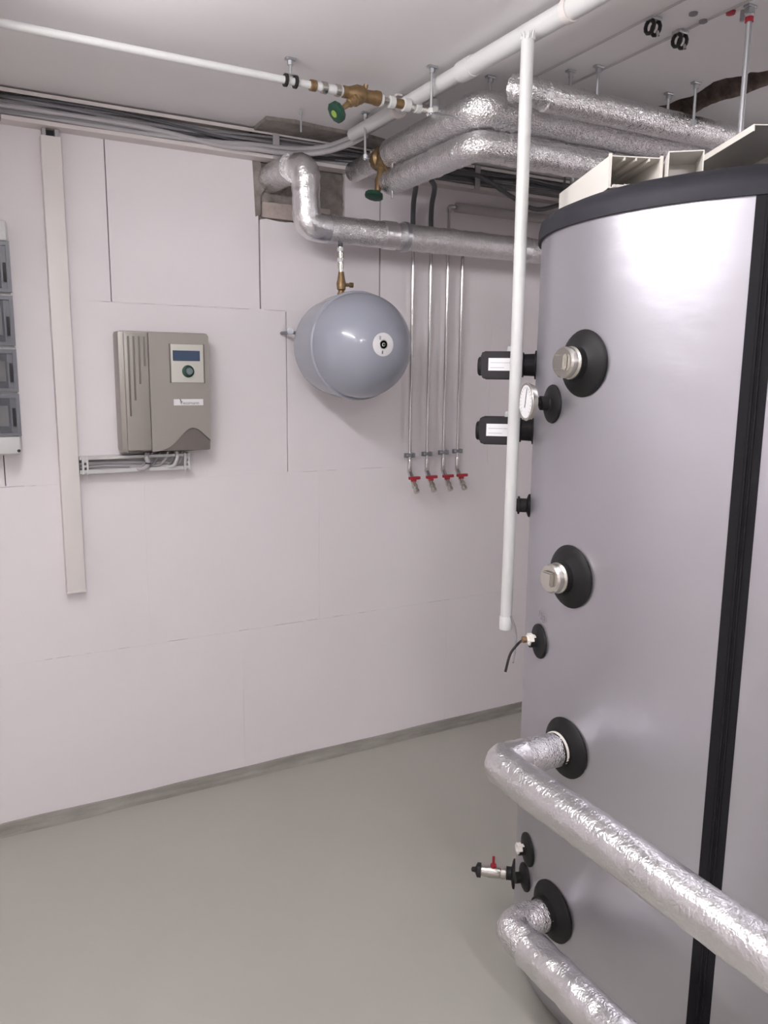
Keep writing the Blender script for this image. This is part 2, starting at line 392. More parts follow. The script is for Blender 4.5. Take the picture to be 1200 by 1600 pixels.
# ================================================================== SOLAR CONTROLLER
t = thing('controller', (.665, 2.74, 1.29), 'bronze grey heating controller with blue display and green dial on the wall', 'controller')
YC = 2.69; x0, x1, z0, z1 = .505, .806, 1.29, 1.688
bm = B(); box(bm, x0, x1, YC+.012, D-.0005, z0, z1, .012)
bmesh.ops.bevel(bm, geom=[e for e in bm.edges if False], offset=.01) if False else None
obj('housing', bm, mCtrl, t)
# left side strip slightly lower, front shell
bm = B(); box(bm, x0+.018, .600, YC+.002, YC+.02, z0+.008, z1-.006, .004); obj('left_cover', bm, mCtrl, t)
nW = 30
def wave(x):    # lower edge of the front shell
    u = (x-.600)/(x1-.604)
    return z0+.012+.072*math.exp(-((u-.68)/.30)**2)-.010*(1-u)
poly = [(.6005, z1-.006)]+[(.6005+(x1-.006-.6005)*k/nW, wave(.6005+(x1-.006-.6005)*k/nW)+.0) for k in range(nW+1)]+[(x1-.006, z1-.010), (x1-.012, z1-.006)]
bm = B(); prism(bm, poly, (0, YC-.004, 0), (1, 0, 0), (0, 0, 1), (0, 1, 0), .024)
obj('front_cover', bm, mCtrl, t, ang=25)
poly = [(x0+.02, z0+.004), (x1-.008, z0+.004), (x1-.008, wave(x1-.006)-.002)]+[(.6005+(x1-.008-.6005)*k/nW, wave(.6005+(x1-.008-.6005)*k/nW)-.002) for k in range(nW-1, -1, -1)]+[(.56, z0+.007)]
bm = B(); prism(bm, poly, (0, YC+.003, 0), (1, 0, 0), (0, 0, 1), (0, 1, 0), .02); obj('lower_cover', bm, mCtrlD, t, ang=25)
for i, (x, zb) in enumerate(((.536, 1.412), (.553, 1.464), (.570, 1.517), (.587, 1.575))):
    bm = B(); box(bm, x-.003, x+.003, YC-.0005, YC+.003, zb, 1.670, .001); obj('vent_slot', bm, mDark if False else mCtrlD, t)
    bm = B(); box(bm, x+.003, x+.0055, YC-.0012, YC+.003, zb, 1.670); obj('vent_rib', bm, mCtrl, t, smooth=False)
p = obj('display_panel', box(B(), .671, .780, YC-.0075, YC, 1.523, 1.648, .001), mPanel, t, label='pale cream display panel')
for a_, b_ in ((.666, .6695), (.7815, .785)): obj('panel_edge', box(B(), a_, b_, YC-.006, YC, 1.521, 1.650), mCtrlD, t, smooth=False)
obj('screen', box(B(), .677, .768, YC-.009, YC-.0055, 1.594, 1.628), mScr, p, smooth=False, label='blue display')
obj('dial', lathe(B(), (.727, YC-.007, 1.560), (0, -1, 0), [(0, .0205), (.004, .020), (.006, .017), (.006, .013)], 28), mGreen, p, label='green dial ring')
obj('knob', lathe(B(), (.729, YC-.012, 1.560), (0, -1, 0), [(0, .0125), (.009, .0115), (.011, .009), (.011, 0)], 24), mKnob, p, label='grey knob')
p = obj('name_plate', box(B(), .676, .776, YC-.006, YC, 1.4465, 1.4675), mPaper, t, smooth=False, label='white name plate')
textobj('lettering', 'Viessmann', .0155, mGInk, p, (.729, YC-.0065, 1.4545), (1, 0, 0), (0, 0, 1))
bm = B(); prism(bm, [(.696, 1.4675), (.699, 1.4675), (.7035, 1.456), (.7015, 1.455)], (0, YC-.0068, 0), (1, 0, 0), (0, 0, 1), (0, 1, 0), .001); obj('check_mark', bm, mInk, p, smooth=False)

# small cable trunking below the controller
t = thing('cable_trunking', (.56, 2.75, 1.222), 'short open trunking with grey cables below the controller', 'trunking')
prof = [(D-.0005, 1.224), (2.736, 1.224), (2.736, 1.236), (2.738, 1.236), (2.738, 1.226), (D-.003, 1.226), (D-.003, 1.277), (2.738, 1.277), (2.738, 1.270), (2.736, 1.270), (2.736, 1.279), (D-.0005, 1.279)]
bm = B(); prism(bm, prof, (.375, 0, 0), (0, 1, 0), (0, 0, 1), (1, 0, 0), .367); obj('channel', bm, mPVC, t, smooth=False)
for x in (.392, .727):
    bm = B(); box(bm, x-.010, x-.004, 2.732, 2.7355, 1.222, 1.281); box(bm, x+.004, x+.010, 2.732, 2.7355, 1.222, 1.281); box(bm, x-.004, x+.004, 2.732, 2.7355, 1.228, 1.236); box(bm, x-.004, x+.004, 2.732, 2.7355, 1.262, 1.270); box(bm, x-.004, x+.004, 2.732, 2.7355, 1.246, 1.252)
    obj('retaining_clip', bm, mPVC, t, smooth=False)
for i in range(5):
    P_ = [(.378, 2.765-.004*i, 1.232+.006*i), (.46, 2.76, 1.236+.005*i), (.53+.03*i, 2.755, 1.232+.004*i), (.575+.03*i, 2.752, 1.24), (.60+.028*i, 2.748, 1.262), (.615+.025*i, 2.745, 1.288)]
    tag(obj('cable', tube(B(), spline(P_, 8), .0042, 6), mCab[(1, 0, 1, 0, 1)[i]]), 'grey cable rising from the short trunking into the bottom of the controller', 'cable', 'cables below the controller')
t2 = thing('cable', (.575, 2.735, 1.23), 'pale cable loop with dark tie bulging below the controller', 'cable')
obj('sheath', tube(B(), spline([(.54, 2.757, 1.236), (.575, 2.731, 1.234), (.592, 2.724, 1.25), (.588, 2.724, 1.27), (.592, 2.73, 1.2885)], 8), .008, 8), mCab[1], t2)
obj('tie', lathe(B(), (.592, 2.724, 1.249), (.1, 0, 1), [(0, .0095), (.005, .0095)], 12), mInk, t2)
tag(obj('cable', tube(B(), spline([(.64, 2.757, 1.235), (.675, 2.731, 1.238), (.69, 2.725, 1.262), (.692, 2.73, 1.2885)], 8), .0058, 8), mPVC), 'white cable curving up into the bottom right of the controller', 'cable')

# ================================================================== EXPANSION VESSEL
VX, VZ, VY = 1.268, 1.652, 2.47
t = thing('expansion_vessel', (VX, VY, VZ-.18), 'round grey expansion vessel hanging on the wall below foil pipes', 'vessel')
R_ = .178; prof = []
for k in range(0, 19):
    a = PI/2*k/18; prof.append((-.164*math.cos(a), R_*math.sin(a)))
prof[0] = (-.164, 0)
prof += [(.014, R_)]
obj('front_dome', lathe(B(), (VX, VY, VZ), (0, 1, 0), prof, 72), mVess, t)
prof = [(.0145, R_+.004), (.10, R_+.003), (.16, R_-.006)]+[(.16+.135*math.sin(PI/2*k/14), (R_-.006)*math.cos(PI/2*k/14)) for k in range(1, 14)]+[(.295, 0)]
obj('rear_dome', lathe(B(), (VX, VY, VZ), (0, 1, 0), prof, 72), mVess, t)
obj('seam_ring', lathe(B(), (VX, VY, VZ), (0, 1, 0), [(.004, R_+.0005), (.0065, R_+.006), (.016, R_+.007), (.019, R_+.004)], 72), mVess, t)
# label disc following the dome
bm = B(); prof = [( -.164*math.cos(a)-.0012, R_*math.sin(a)) for a in [k*.215/6 for k in range(7)]]
lab = obj('round_label', lathe(bm, (VX, VY, VZ), (0, 1, 0), [(prof[0][0], 0.0)]+prof[1:]+[(prof[-1][0]+.001, prof[-1][1])], 40), mPaper, t, label='round white label')
obj('valve_recess', lathe(B(), (VX, VY-.1652, VZ), (0, -1, 0), [(0, .0042), (.0022, .0038), (.0022, 0)], 16), mInk, lab)
obj('label_ring', lathe(B(), (VX, VY-.1651, VZ), (0, -1, 0), [(0, .016), (.001, .0155), (.001, .0135), (0, .013)], 32), mPanel, lab)
obj('label_mark', box(B(), VX-.006, VX-.002, VY-.1652, VY-.163, VZ-.030, VZ-.020), mGInk, lab, smooth=False)
obj('label_mark', box(B(), VX-.016, VX-.010, VY-.1652, VY-.1625, VZ+.015, VZ+.027), mTrkG, lab, smooth=False)
obj('mounting_bracket', box(B(), VX-.03, VX+.03, VY+.25, D-.0005, VZ-.05, VZ+.05, .004), mSteel, t)
b_ = obj('fixing_strap', tube(B(), [(VX-.140, VY+.20, VZ+.045), (VX-.160, VY+.235, VZ+.05), (VX-.165, D-.001, VZ+.05)], .006, 8), mDkS, t)
obj('fixing_bolt', lathe(B(), (VX-.162, VY+.23, VZ+.052), (-.5, -1, 0), [(-.02, .009), (.012, .009), (.0121, .012), (.020, .012), (.021, 0)], 14), mDkS, t)
# shut-off valve and riser on top of the vessel
cx, cy = 1.257, 2.60
t = thing('shutoff_valve', (cx, cy, 1.83), 'slim brass shut-off valve and steel riser on top of the grey vessel', 'valve')
z = 1.822
bm = B(); lathe(bm, (cx, cy, z-.012), (0, 0, 1), [(0, .014), (.028, .014), (.028, .011), (.036, .011), (.040, .015), (.060, .017), (.072, .014), (.090, .011), (.10, .010)], 16); obj('brass_body', bm, mBrass, t)
bm = B(); lathe(bm, (cx+.01, cy, z+.045), (1, -.15, .0), [(0, .006), (.022, .006), (.022, .009), (.034, .009), (.034, 0)], 12); obj('drain_cap', bm, mBrass, t)
obj('riser', tube(B(), [(cx-.002, cy, z+.086), (cx-.004, cy, 2.04)], .0075, 12), mStl, t)
for dz in (.100, .135): obj('coupling', lathe(B(), (cx-.002, cy, z+dz), (0, 0, 1), [(0, .0105), (.018, .0105)], 12), mNick, t)
for dz in (.122, .157): obj('press_ring', lathe(B(), (cx-.003, cy, z+dz), (0, 0, 1), [(0, .0115), (.012, .0115)], 12), mPVC, t)
obj('flexible_sleeve', lathe(B(), (cx-.003, cy, z+.172), (0, 0, 1), [(0, .0085), (.043, .0085)], 12), mHose, t)

# ================================================================== FOUR STEEL TUBES WITH RED VALVES
ord_ = ['leftmost', 'second from left', 'third from left', 'rightmost']
xs4 = [1.640, 1.722, 1.802, 1.872]
for i, x in enumerate(xs4):
    y = 2.752; zc = 1.236+.003*i
    t = thing('steel_tube', (x, y, 1.13), 'thin steel tube with red valve handle at its foot, %s of four' % ord_[i], 'pipe', 'four steel tubes on the wall')
    top = 2.10 if i != 2 else 2.19
    obj('tube', tube(B(), path([(x, y, top), (x, y, 1.185)], .01), .0068, 14), mStl, t)
    obj('lower_sleeve', lathe(B(), (x, y, 1.165), (0, 0, 1), [(0, .008), (.002, .009), (.052, .009), (.054, .008)], 14), mStl, t)
    a = Vector((0, -.62, -.78)).normalized()
    e = Vector((x, y, 1.168))
    obj('elbow', tube(B(), path([(x, y, 1.172), e, e+a*.03], .008), .0095, 12), mStl, t)
    obj('valve_body', lathe(B(), e+a*.022, a, [(0, .008), (.012, .008), (.013, .0095), (.040, .0095), (.042, .012), (.052, .0125), (.054, .010), (.062, .010), (.064, .0120), (.076, .0115), (.078, 0)], 14), mNick, t)
    h = e+a*.044+Vector((0, -.007, .012))
    bm = B(); box(bm, h.x-.022, h.x+.028, h.y-.007, h.y+.007, h.z-.005, h.z+.007, .002); box(bm, h.x-.010, h.x+.010, h.y-.005, h.y+.007, h.z-.014, h.z-.002, .002)
    obj('handle', bm, mRed, t, label='red butterfly handle')
    bm = B(); lathe(bm, (x, y, zc-.006), (0, 0, 1), [(0, .0095), (.0005, .0115), (.012, .0115), (.0125, .0095)], 16)
    box(bm, x-.023, x-.009, y-.006, y+.008, zc-.010, zc+.009, .003); box(bm, x+.009, x+.023, y-.006, y+.008, zc-.010, zc+.009, .003)
    c = obj('clamp', bm, mDkS, t)
    obj('screw', lathe(B(), (x-.016, y-.004, zc), (0, -1, 0), [(0, .0035), (.004, .003), (.004, 0)], 8), mSteel, c)
    obj('standoff', box(B(), x-.004, x+.004, y+.007, D-.0005, zc-.004, zc+.004), mSteel, c, smooth=False)
for i, (x, lb) in enumerate(((1.640, 'left'), (1.722, 'right'))):
    P_ = [(x, 2.752, 2.101), (x-.004, 2.75, 2.15), (x-.02, 2.72, 2.205), (x-.06, 2.64, 2.245), (x-.14, 2.54, 2.245)]
    tag(obj('hose', tube(B(), spline(P_, 8), .010, 10), mHose), 'dark bent hose above the low foil pipe, %s of two' % lb, 'hose')
t = thing('grey_pipe', (2.4, 2.74, 2.2), 'pale grey horizontal pipe along the wall above the low foil pipe', 'pipe')
obj('pipe_run', tube(B(), [(1.835, 2.752, 2.213), (3.4, 2.752, 2.213)], .019, 14), mPipeG, t)
obj('elbow', tube(B(), path([(1.802, 2.752, 2.191), (1.802, 2.752, 2.213), (1.836, 2.752, 2.213)], .02), .009, 12), mStl, t)

# ================================================================== FOIL INSULATED PIPES
def crink(amp, sc):
    def f(p, r): return amp*(noise.noise(p*sc)+.6*noise.noise(p*sc*2.3)+abs(noise.noise(p*sc*.7))*.8)
    return f
def foil_run(t, name, pts, r, arc_r=.07, m=mFoil, amp=.0022, sc=38, step=.008, seg=28, label=None):
    return obj(name, tube(B(), path(pts, arc_r, step, 12), r, seg, rfun=crink(amp, sc)), m, t, ang=70, label=label)
# A: loop out of the wall opening
t = thing('foil_pipe', (1.125, 2.6, 2.05), 'crinkled foil pipe leaving the wall hole, dropping and running right above the vessel', 'pipe')
foil_run(t, 'wall_stub', [(1.07, D+.012, 2.235), (1.08, 2.615, 2.235)], .047, amp=.003)
foil_run(t, 'drop_sleeve', [(1.085, 2.66, 2.235), (1.118, 2.59, 2.243), (1.122, 2.59, 2.05), (1.2, 2.59, 2.048)], .047, arc_r=.05, amp=.003, m=mFoilS)
foil_run(t, 'horizontal_sleeve', [(1.165, 2.6, 2.05), (3.4, 2.6, 2.05)], .046, amp=.0022)
for x in (1.42, 2.02, 2.6): obj('tape_band', lathe(B(), (x, 2.6, 2.05), (1, 0, 0), [(0, .049), (.05, .0495)], 28), mFoilS, t)
for x in (1.50, 2.3):
    obj('hanger_clip', lathe(B(), (x, 2.6, 2.05), (1, 0, 0), [(0, .051), (.0005, .0525), (.018, .0525), (.0185, .051)], 28), mSteel, t)
# P1: valve run with elbow, turning right
t = thing('foil_pipe', (1.355, 1.92, 2.23), 'thick foil pipe with green-handled valve under the ceiling, elbow beside the hanging white pipe', 'pipe')
foil_run(t, 'valve_side_sleeve', [(1.355, 2.42, 2.275), (1.355, 1.99, 2.28)], .046)
foil_run(t, 'elbow_sleeve', [(1.355, 2.02, 2.28), (1.355, 1.92, 2.28), (1.46, 1.92, 2.28)], .048, arc_r=.06, amp=.0035, sc=55)
foil_run(t, 'right_sleeve', [(1.44, 1.92, 2.28), (3.4, 1.92, 2.28)], .045)
foil_run(t, 'wall_side_sleeve', [(1.355, 2.52, 2.275), (1.355, 2.70, 2.275)], .034)
vb = obj('valve_body', lathe(B(), (1.355, 2.40, 2.275), (0, 1, 0), [(0, .020), (.02, .021), (.03, .033), (.05, .035), (.056, .026), (.08, .026), (.088, .036), (.112, .034), (.12, .022), (.14, .020)], 12), mBrass, t, label='brass valve body')
obj('bonnet', lathe(B(), (1.345, 2.46, 2.265), (-.25, -.1, -1), [(0, .022), (.03, .022), (.035, .014), (.06, .012), (.075, .016), (.10, .011), (.11, .010)], 12), mBrass, vb)
hw = Vector((1.302, 2.44, 2.150))
obj('handwheel', lathe(B(), hw, (-.25, -.1, -1), [(0, .016), (.004, .030), (.016, .031), (.020, .020), (.020, 0)], 10), mGreen, vb, label='green handwheel')
obj('steel_pin', tube(B(), [(1.338, 2.40, 2.285), (1.338, 2.385, 2.27), (1.338, 2.385, 2.125)], .004, 8), mStl, vb)
# P2 below P1
t = thing('foil_pipe', (1.355, 1.92, 2.14), 'second foil pipe directly below the one with the green valve, same bend', 'pipe')
foil_run(t, 'wall_side_sleeve', [(1.355, 2.43, 2.185), (1.355, 2.0, 2.188)], .040, amp=.0035, sc=30)
foil_run(t, 'elbow_sleeve', [(1.355, 2.03, 2.188), (1.355, 1.93, 2.188), (1.46, 1.93, 2.188)], .041, arc_r=.06, amp=.003, sc=45)
foil_run(t, 'right_sleeve', [(1.44, 1.93, 2.188), (3.4, 1.93, 2.188)], .042, amp=.003)
# P3 nearest run
t = thing('foil_pipe', (1.37, 1.75, 2.23), 'foil pipe nearest the tank, its crumpled end behind the hanging white pipe', 'pipe')
foil_run(t, 'crumpled_end', [(1.372, 1.80, 2.300), (1.385, 1.772, 2.290), (1.47, 1.77, 2.285)], .034, arc_r=.03, amp=.0050, sc=70)
foil_run(t, 'right_sleeve', [(1.45, 1.77, 2.285), (3.4, 1.77, 2.285)], .038)
# short thin pipe runs seen between tank and wall
t = thing('foil_pipe', (2.3, 2.25, 2.1), 'thin foil pipe between the middle pipes and the wall, seen left of the tank top', 'pipe')
foil_run(t, 'sleeve', [(2.02, 2.25, 2.15), (3.4, 2.25, 2.15)], .034)
obj('end_elbow', tube(B(), path([(2.03, 2.25, 2.15), (1.99, 2.25, 2.15), (1.99, 2.25, 2.375)], .03), .012, 12), mSteel, t)
# lower right: two large pipes from the tank towards the viewer
t = thing('foil_pipe', (1.0, 1.0, .67), 'large foil pipe from the tank towards the lower right corner, upper of two', 'pipe')
foil_run(t, 'tank_stub', [(1.168, 1.284, .716), (1.05, 1.290, .717)], .0385, m=mFoil, amp=.0016, step=.005)
foil_run(t, 'elbow_sleeve', [(1.075, 1.289, .717), (1.006, 1.293, .717), (1.005, 1.17, .715)], .0405, arc_r=.038, m=mFoilS, amp=.0028, sc=40, step=.006)
foil_run(t, 'long_sleeve', [(1.005, 1.20, .7155), (1.0, -1.6, .70)], .0425, m=mFoilS, amp=.0012, sc=55, seg=40)
obj('cut_edge', lathe(B(), (1.168, 1.284, .716), (1, 0, 0), [(-.006, .041), (0, .041), (.003, .033), (.02, .03)], 28), mPVCd, t)
obj('far_elbow', tube(B(), path([(1.0, -1.58, .70), (1.0, -1.75, .70), (1.0, -1.75, .0)], .06), .043, 24, rfun=crink(.002, 30)), mFoilS, t, ang=70)
t = thing('foil_pipe', (1.06, 1.0, .24), 'large foil pipe leaving the tank near the floor, lower of two', 'pipe')
foil_run(t, 'tank_stub', [(1.165, 1.299, .288), (1.10, 1.300, .288)], .0375, m=mFoil, amp=.002, step=.005)
foil_run(t, 'elbow_sleeve', [(1.135, 1.30, .288), (1.063, 1.303, .288), (1.062, 1.18, .288)], .040, arc_r=.036, m=mFoil, amp=.0032, sc=40, step=.006)
foil_run(t, 'long_sleeve', [(1.062, 1.22, .288), (1.045, -1.6, .288)], .043, m=mFoilS, amp=.0026, sc=26, seg=40)
obj('far_elbow', tube(B(), path([(1.045, -1.58, .288), (1.045, -1.68, .288), (1.045, -1.68, .0)], .05), .043, 24, rfun=crink(.002, 30)), mFoilS, t, ang=70)

# ================================================================== BUFFER TANK
t = thing('buffer_tank', (TC.x, TC.y, 0), 'tall silver wrapped buffer tank with black lid and black zip strip', 'tank')
def tw(a, z, r=TR):
    a = math.radians(a); return Vector((TC.x+r*math.cos(a), TC.y+r*math.sin(a), z))
bm = B(); NA, NZ = 180, 130; g = []
for j in range(NZ+1):
    z = .012+(1.886-.012)*j/NZ; row = []
    for i in range(NA):
        a = 360*i/NA; p = tw(a, z); d = .0015*noise.noise(Vector((p.x*3, p.y*3, p.z*2)))
        k = max(0, 1-abs(((a-214+180) % 360)-180)/22)*max(0, min(1, (z-1.35)/.4))     # wrinkles pulled by the zip near the top
        d += k*.0022*noise.noise(Vector((a*.05, z*28+a*.22, 1)))
        if j == 0: d -= .006
        row.append(bm.verts.new(tw(a, z, TR+d)))
    g.append(row)
for j in range(NZ):
    for i in range(NA): bm.faces.new((g[j][i], g[j][(i+1) % NA], g[j+1][(i+1) % NA], g[j+1][i]))
bm.faces.new(list(reversed(g[0]))); bm.faces.new(g[-1])
obj('wrap', bm, mTank, t, ang=60)
obj('foot_ring', lathe(B(), (TC.x, TC.y, 0), (0, 0, 1), [(0, .45), (.0118, .45)], 60), mBlk, t)
bm = B(); prof = [(1.872, TR+.001), (1.872, TR+.007), (1.892, TR+.008), (1.908, TR+.004), (1.922, TR-.012), (1.932, TR-.035), (1.935, TR-.07), (1.935, 0)]
lathe(bm, (TC.x, TC.y, 0), (0, 0, 1), prof, 120)
for v in bm.verts:
    if v.co.z < 1.934: v.co += noise.noise_vector(v.co*7)*.0025*(0 if v.co.z < 1.873 else 1)
obj('lid', bm, mLid, t, ang=50, label='black padded lid')
# zip strip
a0, a1 = -144.6, -139.4
bm = B(); n = 50
for zz in range(n):
    pass
cols = [(a0, .0012), (a0+.05, .004), (a0+1.9, .0045), (a0+2.1, .0075), (a0+2.45, .0075), (a0+2.65, .0045), (a0+2.9, .0045), (a0+3.1, .0075), (a0+3.4, .0075), (a0+3.6, .0045), (a1-.05, .004), (a1, .0012)]
L2 = [[bm.verts.new(tw(a, z, TR+d)) for a, d in cols] for z in (.02, 1.0, 1.874)]
for r0, r1 in zip(L2, L2[1:]):
    for k in range(len(cols)-1): bm.faces.new((r0[k], r0[k+1], r1[k+1], r1[k]))
zs = obj('zip_strip', bm, mZip, t, smooth=False, label='vertical black zip strip')
def nrm(a): a = math.radians(a); return Vector((math.cos(a), math.sin(a), 0))
def rosette(a, z, r, h, name='rosette', rin=None):
    o = tw(a, z, TR-.004); rin = rin or r*.5
    return obj(name, lathe(B(), o, nrm(a), [(0, r*.98), (.006, r), (.009, r*.97), (.010+h*.3, r*.80), (.010+h*.62, rin*1.25), (.010+h, rin), (.024+h, rin), (.024+h, 0)], 36), mBlk, t, label='black rubber rosette')
def plug(a, z, tilt=0):
    ro = rosette(a, z, .071, .014, rin=.036)
    o = tw(a, z, TR+.016); n_ = (nrm(a)+Vector((0, -.06, .04))).normalized()
    p = obj('end_plug', lathe(B(), o, n_, [(-.02, .030), (.012, .030), (.013, .0345), (.022, .0345), (.026, .030), (.028, .0325), (.040, .0325), (.044, .029), (.044, 0)], 28), mNick, ro, label='nickel screw plug')
    bm = B(); u, v = frame_for(n_); prism(bm, [(-.016, -.016), (.016, -.016), (.016, .016), (-.016, .016)], o+n_*.042, (u+v).normalized() if False else u, v, n_, .012)
    bmesh.ops.bevel(bm, geom=list(bm.edges), offset=.003, segments=2, affect='EDGES')
    obj('square_head', bm, mNick, p) if False else None
    for v_ in (bm.verts): pass
    p2 = obj('square_head', bm, mNick, ro)
plug(177.1, 1.581); plug(176.2, 1.115)
rosette(177.9, .715, .070, .012, rin=.040); rosette(175.9, .287, .072, .014, rin=.042)
# thermometer
ro = rosette(163.9, 1.492, .044, .010, rin=.014)
o = tw(163.9, 1.497, TR+.02); n_ = (nrm(163.9)+Vector((0, .03, 0))).normalized()
obj('gauge_stem', lathe(B(), o, n_, [(-.02, .013), (.012, .013), (.012, .010), (.030, .010)], 14), mBlk, ro)
gb = obj('gauge_case', lathe(B(), o, n_, [(.028, .020), (.031, .038), (.044, .043), (.046, .042), (.046, .038), (.0445, .037), (.0445, 0)], 36), mNick, ro, label='round thermometer case')
fo = o+n_*.0452; u = Vector((0, 0, 1)); v = n_.cross(u).normalized()
pr0 = lathe(B(), fo, n_, [(0, .037), (.0008, .037), (.0008, 0)], 36); obj('gauge_face', pr0, mPaper, ro, label='white dial face')
bm = B(); prism(bm, [(-.014, -.0009), (.030, -.0006), (.030, .0006), (-.014, .0009)], fo+n_*.0011-v*.000, (u*.97-v*.24).normalized(), (v*.97+u*.24).normalized(), n_, .0008); obj('needle', bm, mInk, ro, smooth=False)
for k in range(19):
    a = math.radians(-135+k*15); dr = u*math.cos(a)+v*math.sin(a); sd = n_.cross(dr)
    bm = B(); prism(bm, [(.029, -.0004), (.034, -.0004), (.034, .0004), (.029, .0004)], fo+n_*.0008, dr, sd, n_, .0004); obj('tick', bm, mGInk, ro, smooth=False)
# sensor pocket with cable
ro = rosette(162.2, .925, .042, .006, rin=.014)
o = tw(162.2, .931, TR+.012); n_ = nrm(162.2)
bm = B(); lathe(bm, o, n_, [(0, .011), (.006, .011), (.0065, .015), (.018, .015), (.0185, .010), (.022, .010), (.022, 0)], 6); obj('sensor_gland', bm, mPVCd, ro, label='cream sensor gland')
obj('gland_nut', lathe(B(), o+n_*.020, n_, [(0, .008), (.012, .008), (.013, .005)], 6), mBrass, ro)
e0 = o+n_*.030
# small pockets lower down
ro = rosette(160.6, .367, .042, .006, rin=.013)
o = tw(160.6, .372, TR+.012); n_ = nrm(160.6)
obj('pocket_nut', lathe(B(), o, n_, [(0, .010), (.006, .010), (.0065, .014), (.018, .014), (.018, .007), (.015, .007), (.015, 0)], 6), mPVCd, ro, label='cream pocket nut')
ro = rosette(159.5, .283, .036, .008, rin=.014)
ro = rosette(140.3, .178, .040, .004, rin=.018)
# drain cock
a = 140.5; n_ = nrm(a); o = tw(a, .178, TR+.012)
dc = obj('drain_cock', lathe(B(), o, n_, [(0, .013), (.014, .013), (.0145, .017), (.026, .017), (.028, .015), (.034, .0165), (.060, .0175), (.066, .0155), (.072, .0155), (.084, .014)], 16), mNick, ro, label='nickel drain cock')
obj('cock_cap', lathe(B(), o+n_*.082, n_, [(0, .020), (.010, .020), (.012, .017), (.016, .008), (.026, .006), (.028, 0)], 14), mBlkP, ro)
obj('cock_lever', lathe(B(), o+n_*.048+Vector((0, 0, .012)), (0, 0, 1), [(0, .009), (.010, .009), (.012, .004), (.034, .004), (.036, 0)], 10), mRed, ro, label='red lever')
# small fitting between
ro = rosette(141, 1.226, .030, .004, rin=.016)
o = tw(141, 1.226, TR+.01); n_ = nrm(141)
obj('vent_fitting', lathe(B(), o, n_, [(0, .018), (.016, .018), (.017, .023), (.022, .023), (.0225, .017), (.026, .017), (.0265, .022), (.032, .022), (.033, .010), (.048, .008), (.049, 0)], 18), mBlkP, ro)
# marker digits
textobj('marker_note', '153', .026, mGInk, t, tw(163.4, .990, TR+.003), Vector((-math.sin(math.radians(163.4)), math.cos(math.radians(163.4)), -.35)), (0, 0, 1), label='handwritten marker digits', shear=.2)

# pump heads on the far side of the tank
for z, lb in ((1.582, 'upper'), (1.418, 'lower')):
    a = 138.8; n_ = nrm(a); o = tw(a, z, TR); s_ = Vector((-n_.y, n_.x, 0)); up = Vector((0, 0, 1))
    t2 = thing('heater_head', tw(a, z-.03, TR+.08), 'black flow unit with white label beside the tank, %s of two behind the white pipe' % lb, 'pump')
    obj('socket', lathe(B(), o, n_, [(-.003, .036), (.003, .036), (.004, .028), (.030, .027), (.031, .031), (.040, .031), (.041, .027), (.050, .027)], 24), mBlk, t2)
    obj('lock_ring', lathe(B(), o+n_*.040, n_, [(0, .033), (.010, .033)], 6), mBlkP, t2)
    bm = B(); prism(bm, [(.045, -.034), (.052, -.037), (.126, -.037), (.135, -.030), (.137, .026), (.130, .033), (.052, .033), (.045, .028)], o-s_*.032, n_, up, s_, .064)
    bmesh.ops.bevel(bm, geom=list(bm.edges), offset=.003, segments=2, affect='EDGES'); obj('head_case', bm, mBlkP, t2)
    obj('end_knob', lathe(B(), o+n_*.135-up*.004, n_, [(0, .024), (.008, .024), (.011, .020), (.011, 0)], 16), mBlk, t2)
    bm = B(); prism(bm, [(.052, -.015), (.117, -.015), (.117, .016), (.052, .016)], o+s_*.0322, n_, up, s_, .001); obj('label_sticker', bm, mPaper, t2, smooth=False, label='white sticker')
    for k, L in enumerate((.05, .035)):
        bm = B(); prism(bm, [(.112-L, .004-.012*k), (.112, .004-.012*k), (.112, .0048-.012*k), (.112-L, .0048-.012*k)], o+s_*.0333, n_, up, s_, .0003); obj('print_line', bm, mGInk, t2, smooth=False)
    bm = B(); prism(bm, [(.062, .033), (.074, .033), (.072, .046), (.062, .047)], o-s_*.006, n_, up, s_, .012); obj('vent_tab', bm, mPVC, t2, smooth=False)

# ================================================================== HANGING WHITE PIPE, CONDUIT
cxx = 1.257; czz = 2.341
t = thing('ceiling_conduit', (cxx, 1.6, czz), 'thick white conduit pipe running under the ceiling towards the back wall', 'pipe')
obj('near_length', tube(B(), [(cxx, -.6, czz), (cxx, 1.86, czz)], .0235, 20), mPVC, t)
obj('far_length', tube(B(), [(cxx, 1.84, czz+.002), (cxx+.003, 2.52, czz+.002)], .020, 20), mPVC, t)
obj('coupling', lathe(B(), (cxx, 1.82, czz), (0, 1, 0), [(0, .0245), (.001, .0262), (.055, .0262), (.056, .0245)], 20), mPVC, t)
for y in (1.45, 2.2): obj('pipe_clip', box(lathe(B(), (cxx, y, czz), (0, 1, 0), [(0, .0245), (.0005, .0268), (.018, .0268), (.0185, .0245)], 20), cxx-.009, cxx+.009, y, y+.018, HC-.006, HC-.0003), mTrk, t)
obj('cable_filling', lathe(B(), (cxx+.003, 2.515, czz+.002), (0, 1, 0), [(0, .018), (.008, .014), (.008, 0)], 16), mDark, t)
tag(obj('conduit_rail', tube(B(), [(cxx+.062, 1.92, 2.366), (cxx+.062, 2.60, 2.366)], .013, 12), mTrkG), 'grey parallel pipe beside the thick white ceiling conduit', 'pipe')
hx, hy = 1.222, 1.557
t = thing('hanging_pipe', (hx, hy, .913), 'long white plastic pipe hanging vertically from the ceiling conduit in front of the tank', 'pipe')
obj('pipe_wall', tube(B(), [(hx, hy, 2.312), (hx+.002, hy, 1.6), (hx, hy, .94)], .0148, 20), mPVC, t)
